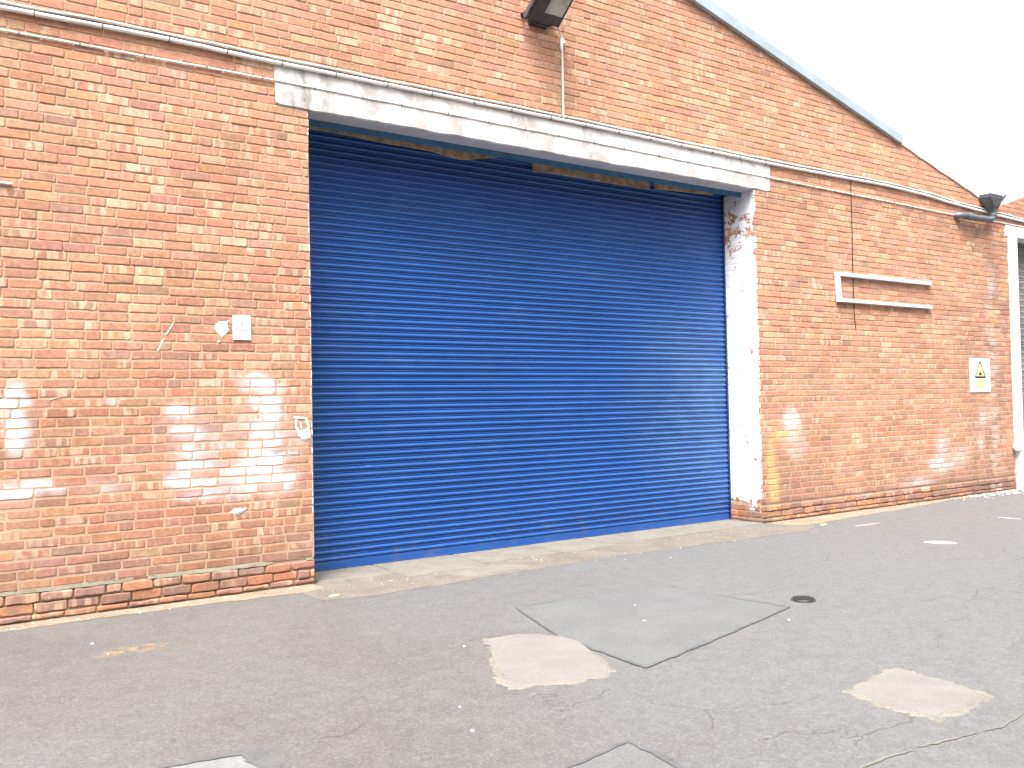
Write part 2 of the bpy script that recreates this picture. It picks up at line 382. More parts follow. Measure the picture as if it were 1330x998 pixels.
class Wall:
    def __init__(s): s.v, s.f, s.mi, s.sm, s.col, s.st = [], [], [], [], [], []
    def mortar(s, poly, T, d=0.):
        b = len(s.v)
        for p in poly: s.v.append(T(p[0], p[1], d)); s.col.append((.4, .25, .17, .5)); s.st.append(0)
        s.f.append(list(range(b, b + len(poly)))); s.mi.append(1); s.sm.append(False)
    def brick(s, poly, T, proud, worn, col, rnd, streak, rng):
        # round the corners of the outline
        pts = []; m = len(poly)
        for i in range(m):
            p0, p, p1 = poly[i - 1], poly[i], poly[(i + 1) % m]
            r = min(.004 + rng.random() ** 2 * .016 * worn, .3 * math.dist(p, p0), .3 * math.dist(p, p1))
            a = ((p0[0] - p[0]) / max(1e-6, math.dist(p, p0)), (p0[1] - p[1]) / max(1e-6, math.dist(p, p0)))
            c = ((p1[0] - p[0]) / max(1e-6, math.dist(p, p1)), (p1[1] - p[1]) / max(1e-6, math.dist(p, p1)))
            A = (p[0] + a[0] * r, p[1] + a[1] * r); B = (p[0] + c[0] * r, p[1] + c[1] * r)
            mid = (p[0] * .45 + (A[0] + B[0]) * .275, p[1] * .45 + (A[1] + B[1]) * .275)
            pts += [A, mid, B]
            # a wavering point half way along long edges
            if math.dist(p, p1) > .08:
                for t in (.35, .65):
                    j = rng.gauss(0, .0012 * (1 + worn))
                    pts.append((p[0] + (p1[0] - p[0]) * t + a[0] * 0 + j * (abs(c[1])), p[1] + (p1[1] - p[1]) * t + j * abs(c[0])))
        cx = sum(p[0] for p in pts) / len(pts); cy = sum(p[1] for p in pts) / len(pts)
        def inset(d):
            o = []
            for x, y in pts:
                vx, vy = cx - x, cy - y
                hx, hy = abs(vx), abs(vy)
                o.append((x + math.copysign(min(d, hx * .8), vx) if hx > 1e-4 else x, y + math.copysign(min(d, hy * .8), vy) if hy > 1e-4 else y))
            return o
        tx, ty = max(-.012, min(.012, rng.gauss(0, .006))), max(-.02, min(.02, rng.gauss(0, .010)))
        n = len(pts); b = len(s.v); e = .0035 + .004 * worn * rng.random()
        for ring, dep in ((pts, -.016), (pts, proud - e), (inset(e * .55), proud - e * .25), (inset(e * 1.5), proud)):
            for x, y in ring:
                dd = dep + (tx * (x - cx) + ty * (y - cy) if dep > -.01 else 0)
                s.v.append(T(x, y, dd)); s.col.append((*col, rnd)); s.st.append(streak)
        for k in range(3):
            for i in range(n):
                j = (i + 1) % n
                s.f.append([b + k * n + i, b + k * n + j, b + (k + 1) * n + j, b + (k + 1) * n + i]); s.mi.append(0); s.sm.append(k > 0)
        s.f.append([b + 3 * n + i for i in range(n)]); s.mi.append(0); s.sm.append(False)
    def panel(s, u0, u1, z0, z1, T, hps=(), salt=0, skin=True, rec=None, ragged=(0, 0), umap=0., reveal=False):
        for k, (a, bb) in enumerate(ROWS):
            lo, hi = max(a, z0), min(bb, z1)
            if hi - lo < .018: continue
            for (x0, x1) in row_joints(k, salt):
                x0 += umap; x1 += umap
                l, r = max(x0 + .0048, u0), min(x1 - .0048, u1)
                if r - l < .03: continue
                rng = random.Random(int((x0 + 40) * 997) + k * 7919 + salt)
                if l == u0 and ragged[0]: l += rng.uniform(-ragged[0], ragged[0] * .6)
                if r == u1 and ragged[1]: r += rng.uniform(-ragged[1], ragged[1] * .6)
                j = lambda w=.0022: rng.uniform(-w, w)
                poly = [(l + j(), lo + j()), (r + j(), lo + j()), (r + j(), hi + j()), (l + j(), hi + j())]
                bad = False
                for hp in hps:
                    poly = clip(poly, hp)
                    if len(poly) < 3: bad = True; break
                if bad: continue
                ar = abs(sum(poly[i][0] * poly[(i + 1) % len(poly)][1] - poly[(i + 1) % len(poly)][0] * poly[i][1] for i in range(len(poly)))) / 2
                if ar < .0012: continue
                xm, zm = (l + r) / 2, (lo + hi) / 2
                low = 1 if zm < .24 else 0
                pd = .9 if low else max(0, .55 - zm * .33)
                if xm > 10.6: pd = max(pd, .45)
                elif xm > 6 and zm < 2.4: pd = max(pd, .10)
                pal = DARK if rng.random() < pd else PAL
                c = pick(pal, rng); g = rng.gauss(.97, .065)
                lo_ = max(0, min(1, (2.5 - zm) / 1.6)) * (1 if xm < 6 else .40)
                mean = tuple(a_ + (b_ - a_) * lo_ for a_, b_ in zip((.475, .256, .168) if xm < 3 else (.51, .285, .188), (.375, .185, .120)))  # paler mean to the right: veiling haze put into the brick colour
                kk = (.18 if low else .55) if xm < 10.3 else .32
                c = tuple(x + (m_ - x) * kk for x, m_ in zip(c, mean))
                c = tuple(max(.03, x * g * (1 + rng.gauss(0, .035))) for x in c)
                worn = .8 if zm < 2.6 else .45
                if low: worn = 1.6
                if reveal: worn = .9
                proud = rng.gauss(0.0004, .0011)
                if low: proud = rng.uniform(.004, .022)
                if zm > 2.4: proud += rng.gauss(0, .0012)
                elif not low: proud = max(proud, -.0004)
                if reveal: proud *= .5
                st = 0
                q = rng.random()
                if q < .24: st = rng.uniform(.5, 1)
                elif q < .36: st = rng.uniform(.1, .4)
                s.brick(poly, T, proud, worn, c, rng.random(), st, rng)
        if skin:
            zs = [z0] + [q for q in (.24, .8, 1.4, 2.0, 2.6, 3.2, 4.0) if z0 < q < z1] + [z1]
            rc = rec or (lambda z: -.010 if z < .24 else (-.0020 if z < 1.7 else (-.0020 - .0036 * min(1, (z - 1.7) / .9))))
            nx = max(1, int((u1 - u0) / 1.2)); grid = []
            if hps:
                poly = [(u0, z0), (u1, z0), (u1, z1), (u0, z1)]
                for hp in hps: poly = clip(poly, hp)
                s.mortar(poly, T, rc(z1)); return
            for a, b in zip(zs[:-1], zs[1:]):
                bq = len(s.v)
                for (u, z) in ((u0, a), (u1, a), (u1, b), (u0, b)):
                    s.v.append(T(u, z, rc(z + (1e-4 if z == a else -1e-4)))); s.col.append((.4, .25, .17, .5)); s.st.append(0)
                s.f.append([bq, bq + 1, bq + 2, bq + 3]); s.mi.append(1); s.sm.append(False)
    def build(s, name, parent):
        o = link_mesh(name, s.v, s.f, [M_BRICK, M_MORTAR], parent, s.mi, s.sm)
        a = o.data.attributes.new('bcol', 'FLOAT_COLOR', 'POINT'); a.data.foreach_set('color', [x for c in s.col for x in c])
        a = o.data.attributes.new('streak', 'FLOAT', 'POINT'); a.data.foreach_set('value', s.st)
        return o

FRONT = lambda u, v, d: (u, -d, v)
W_OPEN, H_OPEN, REV = 5.825, 4.175, .53
XV, ZV, XP = 11.60, 4.535, 2.90            # valley, ridge position
SL = .2605
ZP = ZV + SL * (XV - XP)
XLW = 2 * XP - XV                            # left valley
hpR = (SL, 1., SL * XV + ZV); hpL = (-SL, 1., -SL * XLW + ZV)

bld = empty('brick_warehouse', (0, 0, 0))
tag(bld, 'long red brick warehouse with a wide blue roller shutter under a white lintel', 'building')
w = Wall()
L0, L1, LT = -.298, 6.112, 4.528
w.panel(XLW, 0, 0, H_OPEN, FRONT, ragged=(0, .006))
w.panel(W_OPEN, 11.94, 0, 4.128, FRONT, ragged=(.006, 0))
w.panel(W_OPEN, 11.866, 4.128, H_OPEN, FRONT)
w.panel(XLW, L0, H_OPEN, LT, FRONT)
w.panel(L1, 11.866, H_OPEN, 4.325, FRONT)
w.panel(L1, XV, 4.325, LT, FRONT)
w.panel(XLW, XV, LT, ZP, FRONT, hps=(hpR, hpL))
JR = lambda u, v, d: (W_OPEN - d, u, v)      # right reveal, faces -X
JL = lambda u, v, d: (d, u, v)
flat = lambda z: -.0016
w.panel(.012, REV + .12, 0, H_OPEN, JR, salt=5, rec=flat, umap=.03, reveal=True)
w.panel(.012, REV + .12, 0, H_OPEN, JL, salt=6, rec=flat, umap=.06, reveal=True)
w.build('wall', bld)

# lime bedding showing as a band above the second course
def band(x0, x1, z, h, d, name, seed, gaps):
    rng = random.Random(seed); mb = MB(); x = x0; mt = patch_material('damp_course_mortar', (.24, .225, .17), (.29, .27, .21), (.34, .325, .27), 50)
    while x < x1:
        L = rng.uniform(.05, .09); xe = min(x + L, x1)
        if not any(a < x < b for a, b in gaps):
            hh = h * rng.uniform(.75, 1.1); dz = rng.uniform(-.003, .003); dd = d * rng.uniform(.6, 1.2)
            mb.add([(x, .012, z + dz), (xe + .003, .012, z + dz), (xe + .003, .012, z + hh), (x, .012, z + hh),
                    (x, -dd, z + dz), (xe + .003, -dd, z + dz), (xe + .003, -dd * .6, z + hh), (x, -dd * .6, z + hh)],
                   [(4, 5, 6, 7), (7, 6, 2, 3), (4, 0, 1, 5), (0, 4, 7, 3), (5, 1, 2, 6)])
        elif mb.v: mb.build(name, mt, bld); mb = MB()
        x = xe
    if mb.v: mb.build(name, mt, bld)
band(XLW, -.02, .216, .026, .010, 'mortar_band', 3, [(-1.55, -1.38), (-.42, -.12)])
M_DPC = bpy.data.materials['damp_course_mortar']

# lintel: one cast beam with worn arrises
def lintel(name, x0, x1, y0, y1, z0, z1, parent, mat, seed=1, amp=.0042):
    rng = random.Random(seed); nx = int((x1 - x0) / .06); sec = []
    prof = [(y0, z0 + .012), (y0, (z0 + z1) / 2), (y0, z1 - .01), (y0 + .012, z1), (y1, z1), (y1, z0), ((y0 + y1) / 2, z0), (y0 + .014, z0)]
    v = []; f = []; m = len(prof)
    e = 0
    for i in range(nx + 1):
        x = x0 + (x1 - x0) * i / nx; e = e * .7 + rng.gauss(0, amp * .6)
        for k, (y, z) in enumerate(prof):
            dz = e if k in (0, 7) else (e * .3 if k == 6 else 0)
            dy = rng.gauss(0, .0012)
            if i in (0, nx) and k in (0, 7): dz += .012
            v.append((x + (rng.uniform(-.006, .006) if i in (0, nx) else 0), y + dy, z + dz))
    for i in range(nx):
        for k in range(m):
            f.append([i * m + k, i * m + (k + 1) % m, (i + 1) * m + (k + 1) % m, (i + 1) * m + k])
    f.append(list(range(m))); f.append([nx * m + k for k in range(m)][::-1])
    return link_mesh(name, v, f, mat, parent)
lintel('lintel', L0, L1, -.010, .205, H_OPEN - .003, LT, bld, M_LINTEL)

mb = MB(); mb.box(.004, W_OPEN - .004, .209, .224, 4.112, 4.50, .002); mb.build('steel_plate', M_STEELBLUE, bld)
# ragged old boards behind the lintel
mb = MB()
low = [(.19, 4.166), (.40, 4.168), (.64, 4.163), (.96, 4.148), (1.48, 4.143), (1.70, 4.118), (1.85, 4.107), (1.98, 4.125), (2.11, 4.157), (2.38, 4.21), (2.6, 4.22)]
fr = [(x, .45, z) for x, z in low] + [(2.6, .45, 4.55), (.05, .45, 4.55), (.05, .45, 4.168)]
n_ = len(fr); mb.add(fr + [(x, .475, z) for x, y, z in fr], [list(range(n_)), list(range(2 * n_ - 1, n_ - 1, -1))] + [[i, (i + 1) % n_, n_ + (i + 1) % n_, n_ + i] for i in range(n_)])
mb.build('board', M_TIMBER, bld)
mb = MB()
low = [(2.75, 4.098), (3.045, 4.118), (3.7, 4.112), (4.31, 4.106), (4.48, 4.112), (4.49, 4.22), (4.57, 4.22), (4.58, 4.127), (5.1, 4.15), (5.58, 4.172)]
fr = [(x, .45, z) for x, z in low] + [(5.6, .45, 4.55), (2.75, .45, 4.55)]
n_ = len(fr); mb.add(fr + [(x, .475, z) for x, y, z in fr], [list(range(n_)), list(range(2 * n_ - 1, n_ - 1, -1))] + [[i, (i + 1) % n_, n_ + (i + 1) % n_, n_ + i] for i in range(n_)])
mb.build('board', M_TIMBER, bld)
mb = MB(); mb.box(.02, W_OPEN - .02, .60, .64, 4.0, 4.6, 0); mb.box(.0, W_OPEN, .23, .64, 4.56, 4.6, 0); mb.build('lintel_backing', M_BLACKP, bld)

# roller shutter -------------------------------------------------
def curtain(name, x0, x1, y, z0, z1, mat, parent, pitch=.065, seed=2, bulge=.022, nx=28):
    rng = random.Random(seed)
    prof = []
    z = z0
    rows = []
    while z < z1:
        off = rng.gauss(0, .0003)
        for t in (0, .06, .14, .24, .36, .48, .58, .66, .71):
            a = t / .71
            d = bulge * (math.sin(math.pi * a) ** .75) + off
            rows.append((d, z + t * pitch))
        rows += [(.0065 + off, z + .755 * pitch), (.0105 + off, z + .80 * pitch), (.0115 + off, z + .86 * pitch), (.0085 + off, z + .92 * pitch), (.002 + off, z + .965 * pitch)]
        z += pitch
    xs = [x0 + (x1 - x0) * i / nx for i in range(nx + 1)]
    ph = [rng.uniform(0, 6) for _ in range(4)]
    v = []
    for d, z in rows:
        for x in xs:
            wv = .0012 * math.sin(x * 1.3 + ph[0] + z * .6) + .0005 * math.sin(x * 3.1 + ph[1] - z * 2.2) + .0003 * math.sin(z * 9 + ph[2])
            v.append((x, y - d - wv, z + .0004 * math.sin(x * 2.3 + z * 5 + ph[3])))
    m = nx + 1; f = []
    for r in range(len(rows) - 1):
        for i in range(nx): f.append([r * m + i, r * m + i + 1, (r + 1) * m + i + 1, (r + 1) * m + i])
    b = len(v)
    v += [(x0, y + .02, z0), (x1, y + .02, z0), (x1, y + .02, z1), (x0, y + .02, z1)]
    f.append([b + 3, b + 2, b + 1, b])
    return link_mesh(name, v, f, mat, parent, smooth=True)
YC = .535
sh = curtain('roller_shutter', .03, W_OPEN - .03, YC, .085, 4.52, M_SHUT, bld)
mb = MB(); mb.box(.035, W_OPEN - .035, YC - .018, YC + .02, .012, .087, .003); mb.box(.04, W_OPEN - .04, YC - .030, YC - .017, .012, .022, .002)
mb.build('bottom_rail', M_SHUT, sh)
for x0 in (.004, W_OPEN - .075):
    mb = MB(); mb.box(x0, x0 + .068, YC - .042, YC - .036, .0, 4.50, .001); mb.box(x0 if x0 < 1 else x0 + .062, x0 + .006 if x0 < 1 else x0 + .068, YC - .036, YC + .04, 0, 4.5, .001)
    if x0 < 1: mb.build('guide_rail', M_DARKBLUE, sh)
    else:
        mb = MB(); mb.box(W_OPEN - .034, W_OPEN - .006, YC - .034, YC - .028, 0, 4.5, .001); mb.box(W_OPEN - .012, W_OPEN - .006, YC - .028, YC + .04, 0, 4.5, .001); mb.build('guide_rail', M_DARKBLUE, sh)

# roof and verge --------------------------------------------------
mb = MB()
for sx in (-1, 1):
    xe = XV if sx > 0 else XLW
    n_ = 60; v = []
    for i in range(n_ + 1):
        t = i / n_; x = XP + (xe - XP) * t; z = ZP - .03 - (ZP - ZV) * t
        bump = .02 * math.sin(0)
        v += [(x, .05, z - .06), (x, 24, z - .06), (x, 24, z - .02), (x, .05, z - .02)]
    f = []
    for i in range(n_):
        for k in range(4): f.append([i * 4 + k, i * 4 + (k + 1) % 4, i * 4 + 4 + (k + 1) % 4, i * 4 + 4 + k])
    mb.add(v, f)
mb.build('roof', M_ROOF, bld)
mb = MB(); mb.box(XLW, XLW + .3, .03, 24, 0, ZV - .1, 0); mb.box(XV - .3, XV - .02, .03, 24, 0, ZV - .1, 0); mb.box(XLW, XV, 23.7, 24, 0, ZV, 0)
mb.build('side_wall', M_MORTAR, bld)
def verge(x0, x1, name, h=.205, d=.055, off=0.):
    # folded capping that follows the slope: face, drip and top
    s = -SL if x0 >= XP - .01 else SL
    zf = lambda x: ZP - abs(x - XP) * SL + off - .012
    n_ = 24; v = []; f = []; rng = random.Random(int(x0 * 10))
    for i in range(n_ + 1):
        x = x0 + (x1 - x0) * i / n_; z = zf(x); r = rng.gauss(0, .0007)
        v += [(x, -d + r, z), (x, -d - .006 + r, z + h * .55), (x, -d + .012 + r, z + h), (x, .12, z + h + .012), (x, .12, z + h - .03), (x, -.004, z + .0)]
    for i in range(n_):
        for k in range(6): f.append([i * 6 + k, i * 6 + 6 + k, i * 6 + 6 + (k + 1) % 6, i * 6 + (k + 1) % 6])
    f.append([0, 1, 2, 3, 4, 5]); f.append([n_ * 6 + k for k in (5, 4, 3, 2, 1, 0)])
    link_mesh(name, v, f, M_FLASH, bld)
verge(XP, 5.95, 'verge_flashing', .22, .060)
verge(5.90, 8.98, 'verge_flashing', .195, .052, .004)
verge(-4.6, XP, 'verge_flashing', .21, .06)
# mortar fillet along the bare lower verge
mb = MB(); pts = [(8.99 + (11.3 - 8.99) * i / 20, .0, ZV + SL * (XV - (8.99 + (11.3 - 8.99) * i / 20)) + .004 + random.gauss(0, .004)) for i in range(21)]
mb.tube(pts, .016, 6); mb.build('mortar_fillet', patch_material('pink_mortar', (.42, .30, .24), (.50, .39, .33), (.55, .48, .42), 60), bld)

# ------------------------------------------------------------------ neighbour
nb = empty('brick_warehouse', (XV, 0, 0))
tag(nb, 'neighbouring brick gable building at the right edge with white painted door frame', 'building')
OFF = lambda f: f
w = Wall()
FR2 = FRONT
XE = 21.0; SL2 = .30; XP2 = (XV + XE) / 2; ZN = 4.575
h2L = (-SL2, 1., -SL2 * XV + ZN); h2R = (SL2, 1., SL2 * XE + ZN)
OX0, OX1, OH = 12.215, 16.8, 4.128
w.panel(OX1, XE, 0, OH, FR2, salt=0)
w.panel(OX1 + .3, XE, OH, 4.325, FR2, salt=0)
w.panel(XV + .002, XE, 4.325, 6.2, FR2, hps=(h2L, h2R))
o = w.build('wall', nb); o.location = (-XV, 0, 0)
o = lintel('lintel', 11.868 - XV, OX1 + .3 - XV, -.012, .2, OH, 4.322, nb, M_WHITE, 5, .002)
mb = MB(); mb.box(11.945 - XV, OX0 - XV, -.016, .30, .69, OH - .002, .004)
# ragged toe where the render breaks against the brick
post = mb.build('door_post', M_WHITE, nb)
mb = MB(); mb.tube([(12.10 - XV, -.02, .003), (12.10 - XV, -.02, .25), (12.10 - XV, -.02, .69)], .135, 20)
mb.tube([(12.10 - XV, -.02, .26), (12.10 - XV, -.02, .29)], .141, 20)
mb.build('post_guard', M_ALU, post)
mb = MB(); mb.tube([(12.02 - XV, -.06, .70), (11.93 - XV, -.075, .705), (11.86 - XV, -.08, .71)], [.05, .05, .055], 14); mb.tube([(11.90 - XV, -.08, .705), (11.875 - XV, -.08, .707)], .075, 14)
mb.build('pipe_stub', M_WHITE, post)
gs = curtain('roller_shutter', OX0 - XV + .002, OX1 - XV, .26, .02, OH + .1, M_GREYSH, nb, .10, 8, .012, 6)
mb = MB()
for sx, xe in ((-1, XV), (1, XE)):
    a = (XP2 - XV, ZN + SL2 * (XP2 - XV) - .09); b = (xe - XV, ZN - .09)
    mb.add([(a[0], .05, a[1]), (b[0], .05, b[1]), (b[0], 24, b[1]), (a[0], 24, a[1]), (a[0], .05, a[1] + .04), (b[0], .05, b[1] + .04), (b[0], 24, b[1] + .04), (a[0], 24, a[1] + .04)],
           [(0, 1, 2, 3), (7, 6, 5, 4), (0, 4, 5, 1), (1, 5, 6, 2), (2, 6, 7, 3), (3, 7, 4, 0)])
mb.build('roof', M_ROOF, nb)
mb = MB(); mb.box(9.1, 9.4, .03, 24, 0, 4.4, 0); mb.box(.31, .335, .03, 24, 0, 4.3, 0); mb.build('side_wall', M_MORTAR, nb)

# ------------------------------------------------------------------ cables along the wall
def interp(tab, x):
    for (x0, z0), (x1, z1) in zip(tab[:-1], tab[1:]):
        if x0 <= x <= x1:
            t = (x - x0) / (x1 - x0); t = t * t * (3 - 2 * t) * .4 + t * .6
            return z0 + (z1 - z0) * t
    return tab[-1][1] if x > tab[-1][0] else tab[0][1]
def run(tab, x0, x1, r, y, step=.11, sag=0., seed=0):
    rng = random.Random(seed); pts = []; n_ = int((x1 - x0) / step)
    for i in range(n_ + 1):
        x = x0 + (x1 - x0) * i / n_
        pts.append((x, y + rng.gauss(0, .0006), interp(tab, x) + rng.gauss(0, .0011) + sag * math.sin(x * 6.5)))
    return pts
T1 = [(XLW, 4.535), (-2.37, 4.530), (-1.29, 4.548), (-.3, 4.536), (2.5, 4.545), (6.13, 4.530), (8.6, 4.555), (9.5, 4.535), (10.39, 4.485), (11.0, 4.462), (11.9, 4.435), (13.2, 4.40), (20, 4.40)]
cb = empty('conduit', (0, 0, 4.53)); tag(cb, 'thick white cable trunking running level across the wall along the top of the lintel', 'cable', 'cables along the wall')
def shift(p, o): return [(a - o[0], b - o[1], c - o[2]) for a, b, c in p]
mb = MB(); mb.tube(shift(run(T1, XLW, 13.1, .018, -.024, seed=1), (0, 0, 4.53)), .0185, 8); mb.build('sheath', M_CABLE, cb)
def clips(parent, tab, xs, r, y, dz, o):
    for x in xs:
        z = interp(tab, x) + dz; mb = MB()
        mb.box(x - .004, x + .004, y - r - .004, y + .004, z - r - .005, z + r + .005, .001)
        c_ = mb.build('clip', M_CLIP, parent)
        c_.data.transform(Matrix.Translation((-o[0], -o[1], -o[2])))
rng = random.Random(4)
clips(cb, T1, [-2.13 + .478 * k + rng.uniform(-.03, .03) for k in range(18)], .0185, -.024, 0, (0, 0, 4.53))
cb = tag(MB(), '', '') if False else None
mb = MB(); mb.tube(shift(run([(x, z + .046) for x, z in T1], XLW, 13.1, .009, -.022, seed=2, sag=.0035), (0, 0, 4.58)), .0095, 8)
o = mb.build('cable', M_CABLE, None); o.location = (0, 0, 4.58); tag(o, 'thin white cable clipped just above the thick white trunking', 'cable', 'cables along the wall')
mb = MB(); mb.tube(shift(run([(x, z + .026) for x, z in T1], XLW, 12.6, .006, -.021, seed=3, sag=.002), (0, 0, 4.555)), .0072, 8)
o = mb.build('cable', M_BLACKP, None); o.location = (0, 0, 4.555); tag(o, 'thin black cable squeezed between the two white runs above the lintel', 'cable', 'cables along the wall')
T2 = [(XLW, 4.35), (-2.37, 4.366), (-.3, 4.384), (2.5, 4.378), (6.13, 4.352), (10.38, 4.32), (11.6, 4.335), (13.2, 4.33)]
cb = empty('cable', (0, 0, 4.37)); tag(cb, 'lower thin white cable crossing the middle of the white lintel', 'cable', 'cables along the wall')
mb = MB(); mb.tube(shift(run(T2, XLW, 13.1, .011, -.0135, seed=5), (0, 0, 4.37)), .0085, 8); mb.build('sheath', M_CABLE, cb)
clips(cb, T2, [-2.27 + .46 * k + rng.uniform(-.04, .04) for k in range(26)], .0075, -.0145, 0, (0, 0, 4.37))
mb = MB(); mb.tube([(-.34, .0, .0), (0, 0, 0), (.035, 0, 0)], .009, 8)
o = mb.build('conduit', M_CABLE); o.location = (-2.33, -.012, 3.235); tag(o, 'short white conduit stub cut off by the left edge of the picture', 'conduit')
# slim dark wire hanging down the right wall
mb = MB(); mb.tube([(7.784, -.012, 4.52), (7.782, -.014, 4.0), (7.776, -.012, 3.4), (7.774, -.014, 3.2), (7.775, -.012, 2.8), (7.783, -.016, 2.6), (7.795, -.02, 2.478)], .0055, 6)
o = mb.build('wire', M_BLACKP); tag(o, 'slim black wire hanging down the right wall behind the grey tube frame', 'wire')

# ------------------------------------------------------------------ floodlight
fl = empty('floodlight', (2.535, -.10, 5.50)); tag(fl, 'black floodlight tilted down from the brick gable above the shutter', 'floodlight')
tilt = Matrix.Rotation(R(-36), 4, 'X')        # local -Y runs outward and up
def L(mbx, name, mat, parent=fl):
    o = mbx.build(name, mat, parent); o.data.transform(tilt); return o
# housing: tapered body, open face downward (local -Z)
bm = bmesh.new()
vs = [bm.verts.new(p) for p in [(-.20, .0, 0), (.185, .0, 0), (.185, -.50, 0), (-.20, -.50, 0), (-.17, -.04, .13), (.155, -.04, .13), (.155, -.46, .13), (-.17, -.46, .13)]]
for q in [(3, 2, 1, 0), (4, 5, 6, 7), (0, 1, 5, 4), (1, 2, 6, 5), (2, 3, 7, 6), (3, 0, 4, 7)]: bm.faces.new([vs[i] for i in q])
bmesh.ops.bevel(bm, geom=bm.edges[:], offset=.012, segments=2, affect='EDGES')
mb = MB(); mb.bm(bm)
for k in range(7): mb.box(-.15 + k * .045, -.142 + k * .045, -.44, -.06, .125, .165, .002)
hous = L(mb, 'housing', M_LAMP)
mb = MB()                                     # bezel frame
mb.box(-.205, -.055, -.505, .005, -.016, .001, .004); mb.box(.172, .19, -.505, .005, -.016, .001, .004)
mb.box(-.056, .173, -.105, .005, -.016, .001, .004); mb.box(-.056, .173, -.505, -.45, -.016, .001, .004)
L(mb, 'bezel', M_LAMP, fl)
mb = MB(); mb.box(-.057, .174, -.452, -.103, -.009, -.003, .001); L(mb, 'glass', M_GLASS)
mb = MB(); mb.box(-.235, -.203, -.50, .012, .0, .06, .008); L(mb, 'side_plate', M_LAMPSIDE)
mb = MB()
mb.tube([(-.15, .012, .02), (-.07, .035, -.005), (-.05, .035, -.005)], .012, 8); mb.tube([(-.05, .035, -.005), (.06, .03, .0), (.12, .012, .015)], .012, 8)
L(mb, 'latch', M_LAMP)
mb = MB()
mb.box(-.13, .10, .085, .10, -.02, .10, .004); mb.box(-.226, -.204, -.10, .098, .06, .075, .003); mb.box(.155, .17, -.10, .098, .10, .115, .003); mb.box(-.226, .17, .082, .098, .05, .085, .003)
mb.build('bracket', M_LAMP, fl)
# flex and connector below the lamp
fx = empty('lamp_flex', (2.828, -.02, 4.59)); tag(fx, 'cream conduit dropping from the floodlight to the trunking', 'conduit')
mb = MB(); mb.tube([(0, 0, -.02), (.001, 0, .4), (.002, 0, .69)], .0125, 8); mb.build('tube', M_CREAM, fx)
mb = MB(); mb.tube([(.004, -.003, .68), (.004, -.004, .74), (.004, -.005, .80), (.003, -.004, .83)], [.014, .028, .030, .018], 12); mb.tube([(.003, 0, .82), (-.03, -.01, .88), (-.07, -.04, .92), (-.12, -.07, .97)], .010, 8); mb.build('connector', M_CABLE, fx)
mb = MB(); mb.box(-.003, .011, -.036, -.028, .69, .775, .002); mb.build('cover_slot', M_CLIP, fx)

# ------------------------------------------------------------------ signs
def tri(mb, cx, z0, wd, h, t, y, ymid=.0012):
    """triangle outline as three bars"""
    P = [(cx - wd / 2, z0), (cx + wd / 2, z0), (cx, z0 + h)]
    for (a, b, tt) in ((P[0], P[1], t), (P[1], P[2], t * .75), (P[2], P[0], t * .55)):
        dx, dz = b[0] - a[0], b[1] - a[1]; l = math.hypot(dx, dz); nx, nz = -dz / l * tt / 2, dx / l * tt / 2
        q = [(a[0] + nx, a[1] + nz), (b[0] + nx, b[1] + nz), (b[0] - nx, b[1] - nz), (a[0] - nx, a[1] - nz)]
        mb.add([(x, y, z) for x, z in q] + [(x, y + ymid, z) for x, z in q], [(0, 1, 2, 3), (7, 6, 5, 4), (0, 4, 5, 1), (1, 5, 6, 2), (2, 6, 7, 3), (3, 7, 4, 0)])
def flatpoly(mb, pts, y, th=.001):
    n_ = len(pts)
    mb.add([(x, y, z) for x, z in pts] + [(x, y + th, z) for x, z in pts], [list(range(n_)), list(range(2 * n_ - 1, n_ - 1, -1))] + [[i, n_ + i, n_ + (i + 1) % n_, (i + 1) % n_] for i in range(n_)])
sg = empty('sign', (-.613, -.008, 2.226)); tag(sg, 'small white sign with faded warning triangle left of the blue shutter', 'sign')
mb = MB(); mb.box(-.076, .076, -.006, .002, -.103, .103, .002); mb.build('board', M_SIGN, sg)
mb = MB(); tri(mb, 0, -.018, .112, .092, .008, -.0078)
flatpoly(mb, [(-.004, .040), (.012, .044), (.003, .022), (.012, .022), (-.004, -.010), (.001, .012), (-.010, .012)], -.0078)
mb.build('warning_triangle', M_FADEINK, sg)

sg = empty('sign', (10.945, -.008, 1.855)); tag(sg, 'white warning sign with black and yellow triangle near the neighbouring white door post', 'sign')
mb = MB(); mb.box(-.295, .295, -.006, .002, -.262, .262, .002); mb.build('board', M_SIGN, sg)
mb = MB(); flatpoly(mb, [(-.142, -.028), (.142, -.028), (0, .213)], -.0075); mb.build('triangle_fill', M_YELP, sg)
mb = MB(); tri(mb, 0, -.03, .30, .25, .030, -.0095)
flatpoly(mb, [(-.05, .005), (.03, .0), (.045, .03), (.02, .05), (.02, .085), (.005, .05), (-.02, .04), (-.045, .03)], -.0095)
mb.build('warning_triangle', M_INK, sg)
mb = MB(); mb.box(-.13, .13, -.0075, -.0055, -.218, -.062, .0008); mb.build('text_panel', M_YELP, sg)
rng = random.Random(8)
for k, ww in enumerate((.17, .10, .13, .16)):
    z = -.088 - k * .036; x = -ww / 2; mb = MB()
    while x < ww / 2:
        l = rng.uniform(.010, .026); mb.box(x, x + l + .0072, -.009, -.0073, z - .006 * rng.uniform(.5, 1), z + .006 * rng.uniform(.6, 1), 0); x += l + .007
    mb.build('text_line', M_FADEINK, sg)

